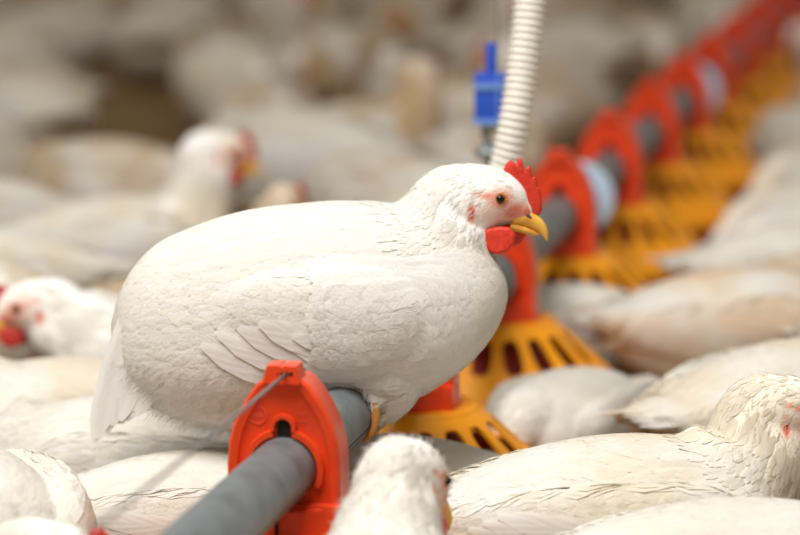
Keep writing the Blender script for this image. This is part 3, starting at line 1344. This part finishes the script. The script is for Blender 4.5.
def project(x, y, z):
    dy, dz = y, z - CAM_H
    dep = dy * math.cos(THETA) - dz * math.sin(THETA)
    up = dy * math.sin(THETA) + dz * math.cos(THETA)
    return 400 + FPX * x / dep, 267.5 - FPX * up / dep


count = 0
fr = random.Random(11)
fill = []
perp = Vector((DIR.y, -DIR.x, 0))
for i in range(4, NPAN):                 # birds feeding at the pans on the right
    for da in (-38, 22):
        da += fr.uniform(-10, 10)
        size = fr.uniform(.84, .95)
        v = (Matrix.Rotation(math.radians(da), 3, 'Z') @ perp) * (.165 + .185 * size + fr.uniform(0, .04))
        q = pan_c[i] + v
        hd = math.degrees(math.atan2(-v.y, -v.x)) + fr.uniform(-14, 14)
        ds = discs(q.x, q.y, hd, size)
        if any((x - a) ** 2 + (y - b) ** 2 < (r + c) ** 2 * .85 for x, y, r in ds for a, b, c in placed) or project(q.x, q.y, .1)[0] > 850:
            continue
        placed += ds
        k_ = fr.random()
        fill.append((q.x, q.y, hd, size, True, 'down', tuple(1 - (1 - c) * (.4 + .8 * k_) for c in CREAM), k_))
for tries in range(12000):
    y = 3.25 + 6.8 * fr.random() ** 1.2
    x = fr.uniform(-1, 1) * (.137 * y + .14)
    hd = fr.uniform(0, 360)
    size = fr.uniform(.84, 1.04)
    right = (x - A0.x) * DIR.y - (y - A0.y) * DIR.x > 0
    loose = not right and y > 3.9
    if loose:
        size *= 1.1
    ds = discs(x, y, hd, size)
    if loose:
        ds = [(a, b, r * 1.12) for a, b, r in ds]
    if not free(ds):
        continue
    if loose and any((x - a) ** 2 + (y - b) ** 2 < .285 ** 2 for a, b, c in placed):
        continue                         # looser flock with litter between
    placed += ds
    k_ = fr.random()
    if right:
        pose = fr.choice(['down', 'down', 'down']) if y < 6 else fr.choice(['down', 'low', 'low', 'left'])
    else:
        pose = fr.choice(['down'] * 9 + ['low'] * 3 + ['up', 'left', 'right'])
    tint = tuple(1 - (1 - c) * (.55 + .6 * k_) for c in (SOIL if fr.random() < (.8 if loose else .35) else CREAM))
    fill.append((x, y, hd, size, right, pose, tint, k_))
    count += 1
    if count > 230:
        break
ORDN = ['nearest', 'second nearest', 'third nearest', 'fourth nearest', 'fifth nearest', 'sixth nearest', 'seventh nearest', 'eighth nearest', 'ninth nearest', 'tenth nearest', 'eleventh nearest', 'twelfth nearest']
zones = {}
for x, y, hd, size, right, pose, tint, k_ in sorted(fill, key=lambda f: f[1]):
    px, py = project(x, y, .15 * size)
    if y > 7.2 or px < -60 or px > 860:
        put_bird(pose, False, x, y, hd, size, tint, 'small strongly blurred chicken in the far flock at the top of the picture', 'chickens in the far background')
        continue
    if right:
        zn = 'at the far right' if px > 720 else 'beside the orange grills'
    elif px < 90:
        zn = 'by the left edge'
    elif px < 210:
        zn = 'above the hen tail'
    elif px < 330:
        zn = 'above the hen back'
    elif px < 470:
        zn = 'left of the blue adjuster'
    else:
        zn = 'right of the white hose'
    n_ = zones.get(zn, 0)
    zones[zn] = n_ + 1
    tone = 'soiled' if sum(tint) < 2.3 else 'cream' if sum(tint) < 2.72 else 'white'
    put_bird(pose, False, x, y, hd, size, tint, f'blurred {tone} chicken, {ORDN[min(n_, 11)]} of the background ones {zn}', 'chickens ' + zn)
print('flock', count, zones)

# ---------------------------------------------------------------- hanging gear behind the hen
AD = 3.33


def hang(px, py, d=AD):
    return P(px, py, d)


k = AD / FPX
aroot = empty('height_adjuster', hang(487, 262))
tag(aroot, 'blue plastic cable adjuster hanging above the pipe behind the hen head', 'adjuster')
ao = aroot.location


def rel(px, py, dy=0):
    v = hang(px, py) - ao
    return Vector((v.x, dy, v.z))


def gear(name, me, m, parent=aroot):
    return link(name, me, m, parent)


def rbox(px0, px1, py0, py1, dep, name, bev=.002):
    a, b = rel(px0, py1), rel(px1, py0)
    return smooth(bevel(box(a.x, b.x, -dep / 2, dep / 2, a.z, b.z, name), bev), 40)


gear('cable', smooth(tube([rel(496, -260), rel(496, 40), rel(495, 80)], .0012, 'cable', 8)), M['wire'])
bb = gear('clamp_body', rbox(474, 505, 70, 122, .026, 'clamp_body', .003), M['blue'])
gear('band', rbox(473, 506, 80, 86, .030, 'band', .001), M['bluegrey'], bb)
gear('band', rbox(473, 506, 116, 122, .030, 'band', .001), M['bluegrey'], bb)
gear('guide_groove', rbox(495.5, 497.5, 70, 116, .0285, 'guide_groove', .0004), M['bluegrey'], bb)
gear('stem', rbox(485, 495, 40, 72, .010, 'stem', .002), M['blue'])
gear('hook_link', smooth(tube([rel(485, 120), rel(485, 132), rel(488, 142), rel(488, 150)], [.004, .0045, .005, .006], 'hook_link', 12)), M['steel'])
gear('green_tab', rbox(491, 497, 122, 131, .008, 'green_tab', .001), M['green'])
gear('collar', smooth(tube([rel(488, 144), rel(488, 148), rel(488, 152), rel(488, 156)], [.010, .0165, .0165, .012], 'collar', 18)), M['steel'])
gear('tie_rod', smooth(tube([rel(488, 154), rel(487, 205), rel(487, 258)], .0035, 'tie_rod', 10)), M['steel'])
# the hook round the pipe
tq = (ao.y - A0.y) / (DIR.y * SP)
pcen = line(tq) - ao
hk = [Vector((pcen.x + (PR + .003) * math.cos(math.radians(a)), 0, pcen.z + (PR + .003) * math.sin(math.radians(a)))) for a in range(90, -200, -20)]
gear('pipe_hook', smooth(tube([rel(487, 255)] + hk, .003, 'pipe_hook', 8)), M['steel'])

# corrugated hose, dropping onto the pipe behind the hen
tj = 1.38
je = line(tj) + Vector((0, 0, PR))
ctrl = [P(541, -230, 2.98), P(537, -90, 2.98), P(530.5, 0, 2.98), P(523, 65, 2.98), P(515, 120, 2.98), P(505, 170, 2.99), P(488, 225, 3.01)] + [je + Vector((.012, .0, .05)), je + Vector((0, 0, .012))]
sp = catmull([tuple(c) for c in ctrl], 60)
seglen = np.r_[0, np.cumsum(np.linalg.norm(np.diff(sp, axis=0), axis=1))]
pitch_ = .0072
nrib = int(seglen[-1] / pitch_)
pts, rad = [], []
for i in range(nrib * 6):
    d_ = i * pitch_ / 6
    pts.append(Vector([np.interp(d_, seglen, sp[:, j]) for j in range(3)]))
    rad.append((.0168, .0170, .0164, .0140, .0136, .0142)[i % 6])
hroot2 = empty('corrugated_hose', je)
tag(hroot2, 'white corrugated plastic hose hanging down behind the hen head', 'hose')
hm_ = tube(pts, rad, 'hose_tube', 18)
hm_.transform(Matrix.Translation(-je))
link('hose_tube', smooth(hm_), M['hose'], hroot2)
cf = lathe([(.0, .002), (.021, .002), (.021, .016), (.018, .022), (.0, .022)], 'hose_cuff', 24)
link('hose_cuff', smooth(cf, 40), M['red'], hroot2)
